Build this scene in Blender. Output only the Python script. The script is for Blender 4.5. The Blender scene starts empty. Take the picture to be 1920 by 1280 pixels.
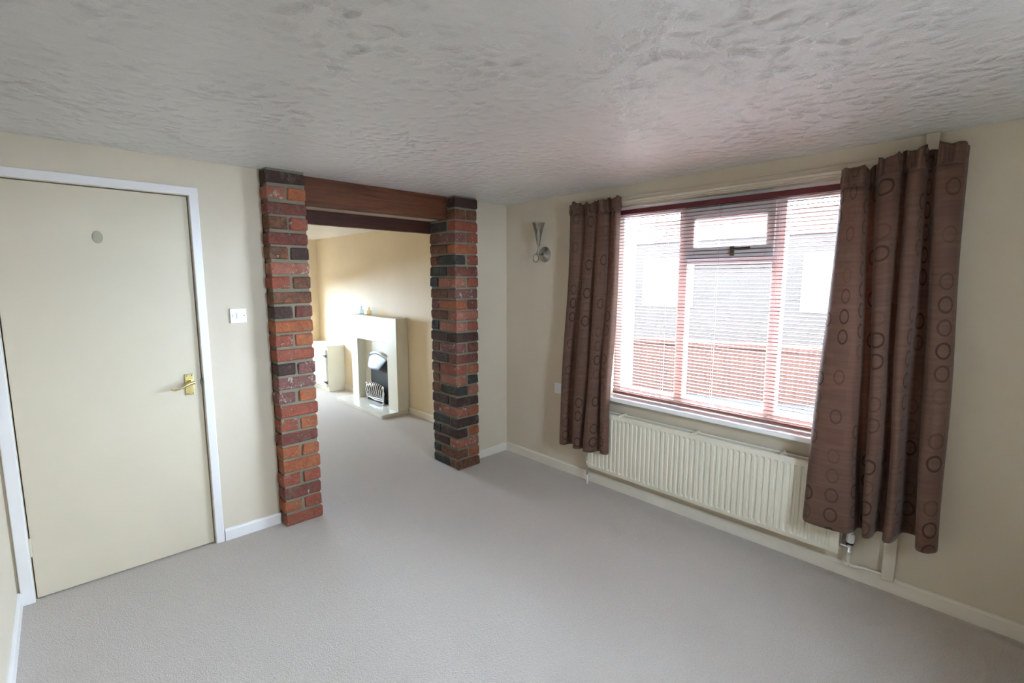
import bpy, bmesh, math, random
from mathutils import Vector, Matrix

random.seed(7)
scene = bpy.context.scene
COL = scene.collection

# ------------------------------------------------------------------ camera
cam_d = bpy.data.cameras.new('camera')
cam_d.sensor_width = 36.0
cam_d.lens = 36.0 * 901.0 / 1920.0
cam_d.clip_start = 0.02
cam = bpy.data.objects.new('camera', cam_d)
COL.objects.link(cam)
YAW, PITCH = math.radians(43.343), math.radians(7.1485)
fw = Vector((math.sin(YAW) * math.cos(PITCH), math.cos(YAW) * math.cos(PITCH), -math.sin(PITCH)))
rt = Vector((math.cos(YAW), -math.sin(YAW), 0))
up = rt.cross(fw)
cm = Matrix((rt, up, -fw)).transposed().to_4x4()
cm.translation = Vector((-2.889, -3.1315, 1.53))
cam.matrix_world = cm
scene.camera = cam

# ------------------------------------------------------------------ world, sun, exposure
W = bpy.data.worlds.new('world')
scene.world = W
W.use_nodes = True
bg = W.node_tree.nodes['Background']
bg.inputs['Color'].default_value = (0.63, 0.805, 1.0, 1)
bg.inputs['Strength'].default_value = 32.0

sun_d = bpy.data.lights.new('sun', 'SUN')
sun_d.energy = 6.5
sun_d.angle = math.radians(5)
sun_d.color = (1.0, 0.93, 0.82)
sun = bpy.data.objects.new('sun', sun_d)
COL.objects.link(sun)
sun.rotation_euler = Vector((0.75, -0.45, -0.30)).to_track_quat('-Z', 'Y').to_euler()

def portal(name, loc, direction, sx, sy):
    d = bpy.data.lights.new(name, 'AREA')
    d.shape = 'RECTANGLE'
    d.size, d.size_y = sx, sy
    d.cycles.is_portal = True
    o = bpy.data.objects.new(name, d)
    COL.objects.link(o)
    o.location = loc
    o.rotation_euler = Vector(direction).to_track_quat('-Z', 'Z').to_euler()
    return o
portal('daylight_opening', (0.32, -1.92, 1.38), (-1, 0, 0), 1.62, 1.32)
portal('daylight_opening', (-0.875, 4.5, 1.025), (0, -1, 0), 0.85, 0.85)
portal('daylight_opening', (-1.5, -3.93, 1.45), (0, 1, 0), 0.48, 0.7)  # portal of the added window behind the camera

vs = scene.view_settings
vs.view_transform = 'Standard'
vs.look = 'None'
vs.gamma = 1.0
vs.use_curve_mapping = False
vs.exposure = 1.66
cy = scene.cycles
cy.diffuse_bounces = 5
cy.glossy_bounces = 2
cy.transmission_bounces = 3
cy.max_bounces = 8
cy.caustics_reflective = False
cy.caustics_refractive = False
cy.use_adaptive_sampling = True
cy.adaptive_threshold = 0.06

# ------------------------------------------------------------------ helpers
def bm_box(bm, x0, x1, y0, y1, z0, z1):
    x0, x1 = min(x0, x1), max(x0, x1); y0, y1 = min(y0, y1), max(y0, y1); z0, z1 = min(z0, z1), max(z0, z1)
    v = [bm.verts.new(p) for p in ((x0, y0, z0), (x1, y0, z0), (x1, y1, z0), (x0, y1, z0),
                                   (x0, y0, z1), (x1, y0, z1), (x1, y1, z1), (x0, y1, z1))]
    for f in ((0, 3, 2, 1), (4, 5, 6, 7), (0, 1, 5, 4), (1, 2, 6, 5), (2, 3, 7, 6), (3, 0, 4, 7)):
        bm.faces.new([v[i] for i in f])

def frame_from(d):
    d = Vector(d).normalized()
    a = Vector((0, 0, 1)) if abs(d.z) < 0.9 else Vector((1, 0, 0))
    s = d.cross(a).normalized()
    return s, d.cross(s).normalized()

def bm_lathe(bm, prof, origin=(0, 0, 0), axis=(0, 0, 1), seg=24, cap=True):
    ax = Vector(axis).normalized(); s, t = frame_from(ax); o = Vector(origin)
    rings = []
    for r, h in prof:
        r = max(r, 1e-4)
        rings.append([bm.verts.new(o + ax * h + (s * math.cos(2 * math.pi * k / seg) + t * math.sin(2 * math.pi * k / seg)) * r)
                      for k in range(seg)])
    for a, b in zip(rings, rings[1:]):
        for k in range(seg):
            bm.faces.new((a[k], a[(k + 1) % seg], b[(k + 1) % seg], b[k]))
    if cap:
        bm.faces.new(rings[0][::-1]); bm.faces.new(rings[-1])

def bm_tube(bm, pts, r, seg=8, rs=None):
    pts = [Vector(p) for p in pts]
    rings = []; n = None
    for i, p in enumerate(pts):
        d = (pts[min(i + 1, len(pts) - 1)] - pts[max(i - 1, 0)]).normalized()
        if n is None:
            n, _ = frame_from(d)
        n = (n - d * n.dot(d)).normalized(); b = d.cross(n)
        rr = rs[i] if rs else r
        rings.append([bm.verts.new(p + (n * math.cos(2 * math.pi * k / seg) + b * math.sin(2 * math.pi * k / seg)) * rr) for k in range(seg)])
    for a, c in zip(rings, rings[1:]):
        for k in range(seg):
            bm.faces.new((a[k], a[(k + 1) % seg], c[(k + 1) % seg], c[k]))
    bm.faces.new(rings[0][::-1]); bm.faces.new(rings[-1])

def bm_prism(bm, poly, axis, a, b):
    """extrude a 2D polygon along axis 0/1/2 from a to b"""
    def P(q, t):
        if axis == 0: return (t, q[0], q[1])
        if axis == 1: return (q[0], t, q[1])
        return (q[0], q[1], t)
    A = [bm.verts.new(P(q, a)) for q in poly]; B = [bm.verts.new(P(q, b)) for q in poly]
    n = len(poly)
    for k in range(n):
        bm.faces.new((A[k], A[(k + 1) % n], B[(k + 1) % n], B[k]))
    bm.faces.new(A[::-1]); bm.faces.new(B)

def obj(name, bm, mat, parent=None, smooth=False, bevel=0.0, seg=2):
    bmesh.ops.recalc_face_normals(bm, faces=bm.faces)
    me = bpy.data.meshes.new(name)
    bm.to_mesh(me); bm.free()
    me.materials.append(mat)
    if smooth:
        me.polygons.foreach_set('use_smooth', [True] * len(me.polygons))
        try: me.set_sharp_from_angle(angle=math.radians(40))
        except Exception: pass
    o = bpy.data.objects.new(name, me)
    COL.objects.link(o)
    if parent: o.parent = parent
    if bevel:
        m = o.modifiers.new('bevel', 'BEVEL'); m.width = bevel; m.segments = seg; m.limit_method = 'ANGLE'
    return o

def boxes(name, bl, mat, parent=None, bevel=0.0):
    bm = bmesh.new()
    for b in bl: bm_box(bm, *b)
    return obj(name, bm, mat, parent, bevel=bevel)

def tag(o, label=None, cat=None, group=None, kind=None):
    if label: o['label'] = label
    if cat: o['category'] = cat
    if group: o['group'] = group
    if kind: o['kind'] = kind
    return o

def empty(name, loc=(0, 0, 0), **k):
    o = bpy.data.objects.new(name, None)
    o.empty_display_size = 0.05
    COL.objects.link(o)
    o.location = loc
    return tag(o, **k)

def local(o, root):
    """parent without moving: meshes are built in world coordinates"""
    o.parent = root
    o.matrix_parent_inverse = Matrix.Translation(root.location).inverted()
    return o

def struct(o): return tag(o, kind='structure')

# ------------------------------------------------------------------ materials
class N:
    def __init__(s, name):
        s.m = bpy.data.materials.new(name); s.m.use_nodes = True
        s.t = s.m.node_tree; s.b = s.t.nodes['Principled BSDF']; s.out = s.t.nodes['Material Output']
    def n(s, typ, **kw):
        nd = s.t.nodes.new(typ)
        for k, v in kw.items():
            if k.startswith('i_'): 
                key = k[2:].replace('_', ' ')
                nd.inputs[key].default_value = v
            else: setattr(nd, k, v)
        return nd
    def l(s, a, b): s.t.links.new(a, b)
    def math(s, op, a, b=None, c=None, clamp=False):
        nd = s.t.nodes.new('ShaderNodeMath'); nd.operation = op; nd.use_clamp = clamp
        for i, v in enumerate((a, b, c)):
            if v is None: continue
            if hasattr(v, 'is_linked'): s.l(v, nd.inputs[i])
            else: nd.inputs[i].default_value = v
        return nd.outputs[0]
    def mix(s, fac, a, b, mode='MIX'):
        nd = s.t.nodes.new('ShaderNodeMix'); nd.data_type = 'RGBA'; nd.blend_type = mode
        for i, v in ((0, fac), (6, a), (7, b)):
            if hasattr(v, 'is_linked'): s.l(v, nd.inputs[i])
            elif i == 0: nd.inputs[0].default_value = v
            else: nd.inputs[i].default_value = (*v, 1)
        return nd.outputs[2]
    def noise(s, vec, scale, detail=3, rough=0.5, dist=0.0):
        nd = s.n('ShaderNodeTexNoise'); nd.inputs['Scale'].default_value = scale
        nd.inputs['Detail'].default_value = detail; nd.inputs['Roughness'].default_value = rough; nd.inputs['Distortion'].default_value = dist
        s.l(vec, nd.inputs['Vector']); return nd.outputs['Fac']
    def ramp(s, fac, a, b):
        nd = s.n('ShaderNodeMapRange'); nd.inputs[1].default_value = a; nd.inputs[2].default_value = b
        s.l(fac, nd.inputs[0]); return nd.outputs[0]
    def obj(s): return s.n('ShaderNodeTexCoord').outputs['Object']
    def uv(s): return s.n('ShaderNodeTexCoord').outputs['UV']
    def rand(s): return s.n('ShaderNodeObjectInfo').outputs['Random']
    def map(s, vec, scale):
        nd = s.n('ShaderNodeMapping'); nd.inputs['Scale'].default_value = scale; s.l(vec, nd.inputs['Vector']); return nd.outputs[0]
    def bump(s, h, strength, dist):
        nd = s.n('ShaderNodeBump'); nd.inputs['Strength'].default_value = strength; nd.inputs['Distance'].default_value = dist
        s.l(h, nd.inputs['Height']); s.l(nd.outputs[0], s.b.inputs['Normal'])
    def base(s, v, rough=0.6, metal=0.0, spec=0.5):
        if hasattr(v, 'is_linked'): s.l(v, s.b.inputs['Base Color'])
        else: s.b.inputs['Base Color'].default_value = (*v, 1)
        s.b.inputs['Roughness'].default_value = rough; s.b.inputs['Metallic'].default_value = metal
        s.b.inputs['Specular IOR Level'].default_value = spec
        return s.m

def paint(name, c, rough=0.55, spec=0.4, var=0.05, bscale=120, bstr=0.12, bdist=0.002):
    k = N(name); v = k.obj()
    n1 = k.noise(v, 2.2, 4, 0.6)
    col = k.mix(k.ramp(n1, 0.3, 0.7), tuple(x * (1 - var) for x in c), tuple(min(1, x * (1 + var)) for x in c))
    k.bump(k.noise(v, bscale, 3, 0.6), bstr, bdist)
    return k.base(col, rough, 0, spec)

def metal(name, c, rough=0.2):
    k = N(name); v = k.obj()
    k.bump(k.noise(v, 300, 2), 0.03, 0.0005)
    return k.base(c, rough, 1.0)

M = {}
M['wall'] = paint('cream_wall_paint', (0.64, 0.555, 0.435), 0.6, 0.35, 0.03, 160, 0.25, 0.002)
M['wall_far'] = paint('warm_cream_wall_paint', (0.74, 0.61, 0.425), 0.6, 0.35, 0.03, 160, 0.2, 0.002)
M['white'] = paint('white_gloss_paint', (0.79, 0.755, 0.735), 0.35, 0.5, 0.03, 40, 0.06, 0.002)
M['door'] = paint('cream_door_paint', (0.63, 0.55, 0.42), 0.45, 0.4, 0.03, 220, 0.10, 0.001)
M['skirting'] = paint('cream_skirting_paint', (0.76, 0.70, 0.60), 0.4, 0.45, 0.05, 30, 0.1, 0.003)
M['casing'] = paint('cream_casing_paint', (0.67, 0.60, 0.485), 0.5, 0.4, 0.03, 60, 0.08, 0.002)
M['sill'] = paint('bright_white_sill_paint', (0.90, 0.90, 0.88), 0.3, 0.5, 0.01, 40, 0.03, 0.001)
M['upvc'] = paint('white_window_plastic', (0.82, 0.83, 0.85), 0.3, 0.5, 0.02, 60, 0.02, 0.001)
M['radiator'] = paint('cream_radiator_enamel', (0.76, 0.71, 0.58), 0.35, 0.5, 0.02, 60, 0.02, 0.001)
M['fire_surround'] = paint('cream_fire_surround', (0.76, 0.73, 0.62), 0.45, 0.4, 0.02, 80, 0.05, 0.001)
M['cupboard'] = paint('white_cupboard_paint', (0.80, 0.77, 0.66), 0.5, 0.4, 0.03, 60, 0.05, 0.001)
M['marble'] = paint('pale_marble_hearth', (0.72, 0.69, 0.62), 0.12, 0.6, 0.06, 14, 0.01, 0.001)
M['plate'] = paint('white_switch_plastic', (0.78, 0.79, 0.80), 0.3, 0.5, 0.01, 60, 0.01, 0.001)
M['black'] = paint('black_iron', (0.012, 0.012, 0.012), 0.5, 0.5, 0.2, 80, 0.2, 0.002)
M['gap'] = paint('gap_shade', (0.05, 0.045, 0.04), 0.8, 0.2)  # near-black colour standing in for shade around the door
M['headrail'] = paint('maroon_headrail', (0.13, 0.018, 0.022), 0.4, 0.5, 0.1)
M['chrome'] = metal('chrome', (0.75, 0.76, 0.78), 0.15)
M['silver'] = metal('brushed_silver', (0.40, 0.385, 0.36), 0.28)
M['hood'] = metal('polished_steel_hood', (0.36, 0.43, 0.54), 0.42)
M['brass'] = metal('polished_brass', (0.80, 0.66, 0.30), 0.25)
M['dark_metal'] = metal('dark_screw_metal', (0.15, 0.13, 0.1), 0.4)
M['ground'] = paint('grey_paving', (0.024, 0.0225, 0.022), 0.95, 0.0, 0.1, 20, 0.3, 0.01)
M['render'] = paint('darkened_house_render', (0.022, 0.0185, 0.0165), 0.95, 0.0, 0.05, 30, 0.2, 0.004)  # darkened to near black to hold down the brightness behind the blind
M['dark_pane'] = paint('dark_house_glass', (0.10, 0.11, 0.12), 0.1, 0.5)
M['cord'] = paint('pale_blind_cord', (0.62, 0.52, 0.50), 0.8, 0.2)

k = N('stamped_ceiling_plaster'); v = k.obj()
warp = k.n('ShaderNodeTexNoise'); warp.inputs['Scale'].default_value = 7; k.l(v, warp.inputs['Vector'])
vm = k.n('ShaderNodeVectorMath', operation='MULTIPLY_ADD'); k.l(warp.outputs['Color'], vm.inputs[0]); vm.inputs[1].default_value = (0.10, 0.10, 0); k.l(v, vm.inputs[2])
vor = k.n('ShaderNodeTexVoronoi'); vor.inputs['Scale'].default_value = 19; vor.feature = 'F1'; k.l(vm.outputs[0], vor.inputs['Vector'])
patch = k.ramp(vor.outputs['Distance'], 0.55, 0.15)
area = k.ramp(k.noise(v, 1.7, 3), 0.36, 0.60)
fine = k.noise(vm.outputs[0], 85, 4, 0.7, 0.8)
rough_n = k.noise(v, 150, 4, 0.7)
h = k.math('ADD', k.math('MULTIPLY', k.math('MULTIPLY', patch, fine), k.math('MULTIPLY_ADD', area, 0.75, 0.25)), k.math('MULTIPLY', rough_n, 0.22))
k.bump(h, 1.0, 0.015)
big = k.noise(v, 1.2, 4)
M['ceiling'] = k.base(k.mix(k.ramp(big, 0.3, 0.7), (0.80, 0.805, 0.81), (0.86, 0.865, 0.87)), 0.26, 0, 0.7)

k = N('beige_carpet_pile'); v = k.obj()
n1 = k.noise(v, 170, 3, 0.75); n2 = k.noise(v, 1.6, 4, 0.6); n3 = k.noise(v, 75, 3, 0.7)
c1 = k.mix(k.ramp(n1, 0.3, 0.7), (0.60, 0.49, 0.40), (0.89, 0.785, 0.685))
c2 = k.mix(k.math('MULTIPLY', k.ramp(n2, 0.35, 0.7), 0.35), c1, (0.67, 0.565, 0.475))
k.bump(k.math('ADD', n1, k.math('MULTIPLY', n3, 0.6)), 1.0, 0.014)
k.b.inputs['Sheen Weight'].default_value = 0.8
k.b.inputs['Sheen Roughness'].default_value = 0.35
k.b.inputs['Sheen Tint'].default_value = (1.0, 0.98, 0.96, 1)
M['carpet'] = k.base(c2, 0.6, 0, 0.3)

def wood(name, a, b, rough=0.5):
    k = N(name); v = k.obj()
    g = k.noise(k.map(v, (2.5, 40, 40)), 1.0, 5, 0.65, 0.6)
    g2 = k.noise(k.map(v, (1.5, 6, 6)), 1.3, 3, 0.6, 0.4)
    col = k.mix(k.ramp(g, 0.3, 0.7), a, b)
    col = k.mix(k.math('MULTIPLY', k.ramp(g2, 0.55, 0.72), 0.6), col, tuple(x * 0.35 for x in a))
    k.bump(g, 0.35, 0.003)
    return k.base(col, rough, 0, 0.2)
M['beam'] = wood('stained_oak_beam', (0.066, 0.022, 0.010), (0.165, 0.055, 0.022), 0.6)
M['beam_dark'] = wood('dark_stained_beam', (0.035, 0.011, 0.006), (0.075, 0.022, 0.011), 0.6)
k = N('terracotta_blind_slat'); v = k.obj()
g = k.noise(k.map(v, (60, 2, 60)), 1.0, 3)
M['slat'] = k.base(k.mix(g, (0.23, 0.088, 0.062), (0.30, 0.125, 0.09)), 0.33, 0, 0.6)

def brick_mat(name, a, b, fleck=0.0, sooty=0.0):
    k = N(name); v0 = k.obj()
    add = k.n('ShaderNodeVectorMath', operation='ADD'); k.l(v0, add.inputs[0])
    rx = k.math('MULTIPLY', k.rand(), 37.0)
    cx = k.n('ShaderNodeCombineXYZ'); k.l(rx, cx.inputs[0]); k.l(rx, cx.inputs[1]); k.l(cx.outputs[0], add.inputs[1])
    v = add.outputs[0]
    n1 = k.noise(v, 14, 4, 0.65); n2 = k.noise(v, 45, 4, 0.7); n3 = k.noise(v, 24, 5, 0.75, 0.5)
    col = k.mix(k.ramp(n1, 0.32, 0.68), a, b)
    col = k.mix(k.math('MULTIPLY', k.ramp(n2, 0.52, 0.72), 0.5), col, tuple(x * 0.35 for x in a))
    if sooty: col = k.mix(k.math('MULTIPLY', k.ramp(n3, 0.42, 0.6), sooty), col, (0.03, 0.028, 0.024))
    if fleck: col = k.mix(k.math('MULTIPLY', k.ramp(n3, 0.70 - fleck, 0.78 - fleck), 0.75), col, (0.55, 0.45, 0.38))
    n4 = k.noise(v, 11, 5, 0.8, 0.8)
    col = k.mix(k.math('MULTIPLY', k.ramp(n4, 0.53, 0.68), 0.65), col, (0.16, 0.135, 0.092))
    k.bump(k.math('ADD', n2, n1), 0.8, 0.009)
    return k.base(col, 0.85, 0, 0.2)
B = {
    'O': brick_mat('orange_brick', (0.30, 0.088, 0.040), (0.40, 0.135, 0.060), 0.08, 0.25),
    'R': brick_mat('red_brick', (0.26, 0.070, 0.045), (0.32, 0.095, 0.056), 0.11, 0.25),
    'D': brick_mat('deep_red_brick', (0.15, 0.046, 0.036), (0.21, 0.066, 0.046), 0.09, 0.35),
    'M': brick_mat('mauve_brick', (0.16, 0.066, 0.058), (0.22, 0.090, 0.074), 0.14, 0.3),
    'S': brick_mat('salmon_brick', (0.36, 0.150, 0.100), (0.28, 0.090, 0.058), 0.13, 0.2),
    'B': brick_mat('brown_brick', (0.14, 0.060, 0.036), (0.24, 0.095, 0.048), 0.06, 0.6),
    'K': brick_mat('charcoal_brick', (0.036, 0.036, 0.032), (0.055, 0.048, 0.042), 0.02),
    'P': brick_mat('dark_maroon_brick', (0.085, 0.042, 0.033), (0.060, 0.036, 0.030), 0.06, 0.4),
}
k = N('grey_lime_mortar'); v = k.obj()
k.bump(k.noise(v, 60, 5, 0.7), 0.8, 0.006)
M['mortar'] = k.base(k.mix(k.noise(v, 9, 4), (0.15, 0.130, 0.088), (0.245, 0.225, 0.170)), 0.95, 0, 0.1)

def glass(name, tint=(1, 1, 1), rough=0.0, fac=None):
    k = N(name); k.t.nodes.remove(k.b)
    tr = k.n('ShaderNodeBsdfTransparent'); tr.inputs[0].default_value = (*tint, 1)
    gl = k.n('ShaderNodeBsdfGlossy'); gl.inputs['Roughness'].default_value = rough
    lw = k.n('ShaderNodeLayerWeight'); lw.inputs[0].default_value = 0.5
    fres = k.math('MULTIPLY_ADD', k.math('POWER', lw.outputs['Facing'], 5.0), 0.6, 0.02 + (fac or 0.0))
    mx = k.n('ShaderNodeMixShader'); k.l(fres, mx.inputs[0]); k.l(tr.outputs[0], mx.inputs[1]); k.l(gl.outputs[0], mx.inputs[2])
    k.l(mx.outputs[0], k.out.inputs[0]); return k.m
M['glass'] = glass('window_glass')
M['shade_glass'] = glass('clear_ribbed_glass', (0.80, 0.80, 0.77), 0.1, 0.08)
M['blue_glass'] = glass('pale_blue_glass', (0.66, 0.78, 0.84), 0.05)
M['amber_glass'] = glass('amber_glass', (0.88, 0.76, 0.56), 0.05)

# curtain fabric: rings woven into brown cloth, laid out in metres along the cloth
k = N('brown_ring_curtain_cloth'); uv = k.uv()
sep = k.n('ShaderNodeSeparateXYZ'); k.l(uv, sep.inputs[0])
CU, CV = 0.115, 0.100
uu = k.math('DIVIDE', sep.outputs[0], CU); ui = k.math('FLOOR', uu); uf = k.math('SUBTRACT', k.math('SUBTRACT', uu, ui), 0.5)
wn0 = k.n('ShaderNodeTexWhiteNoise', noise_dimensions='1D'); k.l(ui, wn0.inputs['W'])
vv = k.math('ADD', k.math('DIVIDE', sep.outputs[1], CV), k.math('MULTIPLY', wn0.outputs[0], 5.0)); vi = k.math('FLOOR', vv); vf = k.math('SUBTRACT', k.math('SUBTRACT', vv, vi), 0.5)
wn = k.n('ShaderNodeTexWhiteNoise', noise_dimensions='2D')
cxy = k.n('ShaderNodeCombineXYZ'); k.l(ui, cxy.inputs[0]); k.l(vi, cxy.inputs[1]); k.l(cxy.outputs[0], wn.inputs['Vector'])
pu = k.math('MULTIPLY', uf, CU); pv = k.math('MULTIPLY', vf, CV)
pv2 = k.math('MULTIPLY', pv, 0.80)
rad = k.math('SQRT', k.math('ADD', k.math('MULTIPLY', pu, pu), k.math('MULTIPLY', pv2, pv2)))
ring = k.ramp(k.math('ABSOLUTE', k.math('SUBTRACT', rad, 0.0265)), 0.0052, 0.0028)
vis = k.math('MULTIPLY', k.ramp(wn.outputs[0], 0.18, 0.75), 0.9)
sq = k.math('MULTIPLY', k.ramp(k.math('MAXIMUM', k.math('ABSOLUTE', pu), k.math('ABSOLUTE', pv)), 0.044, 0.041), k.ramp(wn.outputs[0], 0.25, 0.15))
weave = k.noise(k.map(uv, (500, 900, 1)), 1.0, 2)
slub = k.noise(k.map(uv, (4, 60, 1)), 1.0, 3)
c = k.mix(k.ramp(slub, 0.3, 0.7), (0.130, 0.069, 0.047), (0.178, 0.098, 0.067))
c = k.mix(k.math('MULTIPLY', sq, 0.35), c, (0.115, 0.058, 0.05))
c = k.mix(k.math('MULTIPLY', ring, vis), c, (0.030, 0.014, 0.011))
k.bump(weave, 0.25, 0.001)
k.base(c, 0.75, 0, 0.2)
k.b.inputs['Sheen Weight'].default_value = 0.15
tl = k.n('ShaderNodeBsdfTranslucent'); k.l(k.mix(0.5, c, (0.55, 0.20, 0.10)), tl.inputs[0])
ms = k.n('ShaderNodeMixShader'); ms.inputs[0].default_value = 0.15
k.l(k.b.outputs[0], ms.inputs[1]); k.l(tl.outputs[0], ms.inputs[2]); k.l(ms.outputs[0], k.out.inputs[0])
M['curtain'] = k.m

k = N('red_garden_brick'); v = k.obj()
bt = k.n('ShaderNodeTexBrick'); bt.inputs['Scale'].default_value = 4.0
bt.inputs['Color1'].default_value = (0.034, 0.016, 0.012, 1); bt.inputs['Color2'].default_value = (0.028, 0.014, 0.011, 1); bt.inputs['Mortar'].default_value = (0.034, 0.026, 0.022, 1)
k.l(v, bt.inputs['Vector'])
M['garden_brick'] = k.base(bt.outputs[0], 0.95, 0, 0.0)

# ------------------------------------------------------------------ dimensions
XL, YB, YF = -3.145, -3.65, 4.22          # left wall, wall behind the camera, far end of next room
ZC, ZC2 = 2.178, 2.14                     # ceilings
WY0, WY1, WZ0, WZ1 = -2.73, -1.11, 0.705, 2.042   # window opening
DX0, DX1, DZ = -3.085, -2.332, 1.985      # door opening
PLX0, PLX1 = -1.967, -1.739               # left brick pillar
PRX0, PRX1 = -0.632, -0.407               # right brick pillar
PY0, PY1 = -0.103, 0.247
WT = 0.30                                 # dividing wall thickness
XF = -2.15                                # left wall of the next room

# ------------------------------------------------------------------ room shell
struct(boxes('floor', [(XL - 0.2, 0.3, YB - 0.2, YF + 0.2, -0.12, 0)], M['carpet']))
struct(boxes('ceiling', [(XL - 0.2, 0.3, YB - 0.25, 0.05, ZC, ZC + 0.1)], M['ceiling']))
struct(boxes('ceiling', [(XL - 0.2, 0.3, WT - 0.06, YF + 0.25, ZC2, ZC2 + 0.14), (XL - 0.2, 0.3, 0.05, WT - 0.06, ZC, ZC + 0.1)], M['white']))
# window wall, running through both rooms
struct(boxes('wall_right', [(0, 0.3, YB, WY0, 0, ZC), (0, 0.3, WY1, 0.15, 0, ZC),
                            (0, 0.3, WY0, WY1, 0, WZ0), (0, 0.3, WY0, WY1, WZ1, ZC)], M['wall']))
struct(boxes('wall_right', [(0, 0.3, 0.15, YF, 0, ZC2)], M['wall_far']))
struct(boxes('wall_left', [(XL - 0.2, XL, YB, 0.6, 0, ZC)], M['wall']))
struct(boxes('wall_left', [(XF - 0.1, XF, WT, YF, 0, ZC2)], M['wall_far']))
# dividing wall with the door and the brick opening
struct(boxes('wall_middle', [(XL, DX0, 0, WT, 0, ZC), (DX1, PLX0, 0, WT, 0, ZC), (DX0, DX1, 0, WT, DZ, ZC),
                             (PRX1, 0, 0, WT, 0, ZC),
                             (PLX1, PRX0, 0.052, WT - 0.052, 2.012, ZC), (PLX0, PRX1, WT - 0.052, WT, 2.012, ZC)], M['wall']))
# wall behind the camera, with an added, unseen window for fill light
BWX0, BWX1, BWZ0, BWZ1 = -1.74, -1.26, 1.10, 1.80
struct(boxes('wall_back', [(XL, BWX0, YB - 0.25, YB, 0, ZC), (BWX1, 0.3, YB - 0.25, YB, 0, ZC),
                           (BWX0, BWX1, YB - 0.25, YB, 0, BWZ0), (BWX0, BWX1, YB - 0.25, YB, BWZ1, ZC)], M['wall']))
# far end of the next room with a glazed door
FX0, FX1, FZ0, FZ1 = -1.30, -0.45, 0.60, 1.45
struct(boxes('wall_far', [(XF - 0.1, FX0, YF, YF + 0.25, 0, ZC2), (FX1, 0.3, YF, YF + 0.25, 0, ZC2),
                          (FX0, FX1, YF, YF + 0.25, 0, FZ0), (FX0, FX1, YF, YF + 0.25, FZ1, ZC2)], M['wall_far']))

def skirting(name, p0, p1, nrm, mat, h=0.07, t=0.015):
    p0, p1, n = Vector((*p0, 0)), Vector((*p1, 0)), Vector((*nrm, 0))
    bm = bmesh.new()
    prof = [(0, 0), (t, 0), (t, h - 0.012), (t * 0.7, h - 0.003), (t * 0.3, h), (0, h)]
    A = [bm.verts.new(p0 + n * a + Vector((0, 0, z))) for a, z in prof]
    Bv = [bm.verts.new(p1 + n * a + Vector((0, 0, z))) for a, z in prof]
    for q in range(len(prof)):
        bm.faces.new((A[q], A[(q + 1) % len(prof)], Bv[(q + 1) % len(prof)], Bv[q]))
    bm.faces.new(A[::-1]); bm.faces.new(Bv)
    return struct(obj(name, bm, mat))
skirting('baseboard_right', (0, YB), (0, 0), (-1, 0), M['skirting'], 0.074)
skirting('baseboard_right', (0, WT), (0, 1.66), (-1, 0), M['skirting'], 0.075)
skirting('baseboard_right', (0, 2.85), (0, 3.38), (-1, 0), M['skirting'], 0.075)
skirting('baseboard_middle', (PRX1, 0), (-0.015, 0), (0, -1), M['skirting'], 0.07)
skirting('baseboard_middle', (-2.282, 0), (PLX0, 0), (0, -1), M['white'], 0.07)
skirting('baseboard_left', (XL, YB), (XL, -0.016), (1, 0), M['white'], 0.075)
skirting('baseboard_back', (XL + 0.015, YB), (-0.015, YB), (0, 1), M['white'], 0.07)

# batten over the window, and the pipe casing board that runs floor to ceiling
struct(boxes('trim_1', [(-0.022, 0, -2.86, -1.02, 2.046, 2.098)], M['wall'], bevel=0.003))
struct(boxes('trim_2', [(-0.030, 0, -2.822, -2.772, 0.062, ZC)], M['casing'], bevel=0.003))

# ------------------------------------------------------------------ door
door = empty('door_1', ((DX0 + DX1) / 2, 0, 0), kind='structure')
dp = lambda o: local(o, door)
dp(boxes('door_slab', [(DX0 + 0.004, DX1 - 0.004, 0.010, 0.046, 0.008, DZ - 0.004)], M['door'], bevel=0.002))
dp(boxes('gap_shade_sheet', [(DX0, DX1, 0.05, 0.12, 0, DZ)], M['gap']))  # dark sheet behind the slab, painting the shadow gap at its edges
bm = bmesh.new()
AW = 0.046
bm_prism(bm, [(DX1 + 0.002, 0), (DX1 + AW, 0), (DX1 + AW, DZ + AW), (DX0 - 0.05, DZ + AW), (DX0 - 0.05, 0), (DX0 - 0.002, 0), (DX0 - 0.002, DZ + 0.002), (DX1 + 0.002, DZ + 0.002)], 1, -0.016, 0.0)
dp(obj('architrave', bm, M['white'], bevel=0.005, seg=3))
for hz in (0.27, 1.65):
    bm = bmesh.new(); bm_lathe(bm, [(0.006, -0.045), (0.006, 0.045)], (DX0 + 0.002, 0.006, hz), seg=10)
    dp(obj('hinge', bm, M['door'], smooth=True))
# lever handle
hp = dp(boxes('handle_plate', [(-2.414, -2.372, 0.002, 0.010, 0.902, 1.020)], M['brass'], bevel=0.003))
bm = bmesh.new(); bm_lathe(bm, [(0.014, 0), (0.013, -0.012), (0.010, -0.03), (0.010, -0.045)], (-2.388, 0.003, 0.975), (0, 1, 0), 16)
bm_tube(bm, [(-2.378, -0.042, 0.977), (-2.40, -0.046, 0.974), (-2.425, -0.05, 0.962), (-2.45, -0.052, 0.950), (-2.472, -0.050, 0.948), (-2.485, -0.044, 0.953)], 0.006, 10, [0.010, 0.009, 0.0065, 0.005, 0.005, 0.005])
local(obj('lever', bm, M['brass'], smooth=True), door)
for sx in (-2.405, -2.381):
    for sz in (0.911, 1.011):
        bm = bmesh.new(); bm_lathe(bm, [(0.003, 0), (0.003, 0.002)], (sx, 0.002, sz), (0, -1, 0), 8)
        dp(obj('screw', bm, M['dark_metal']))
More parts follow.
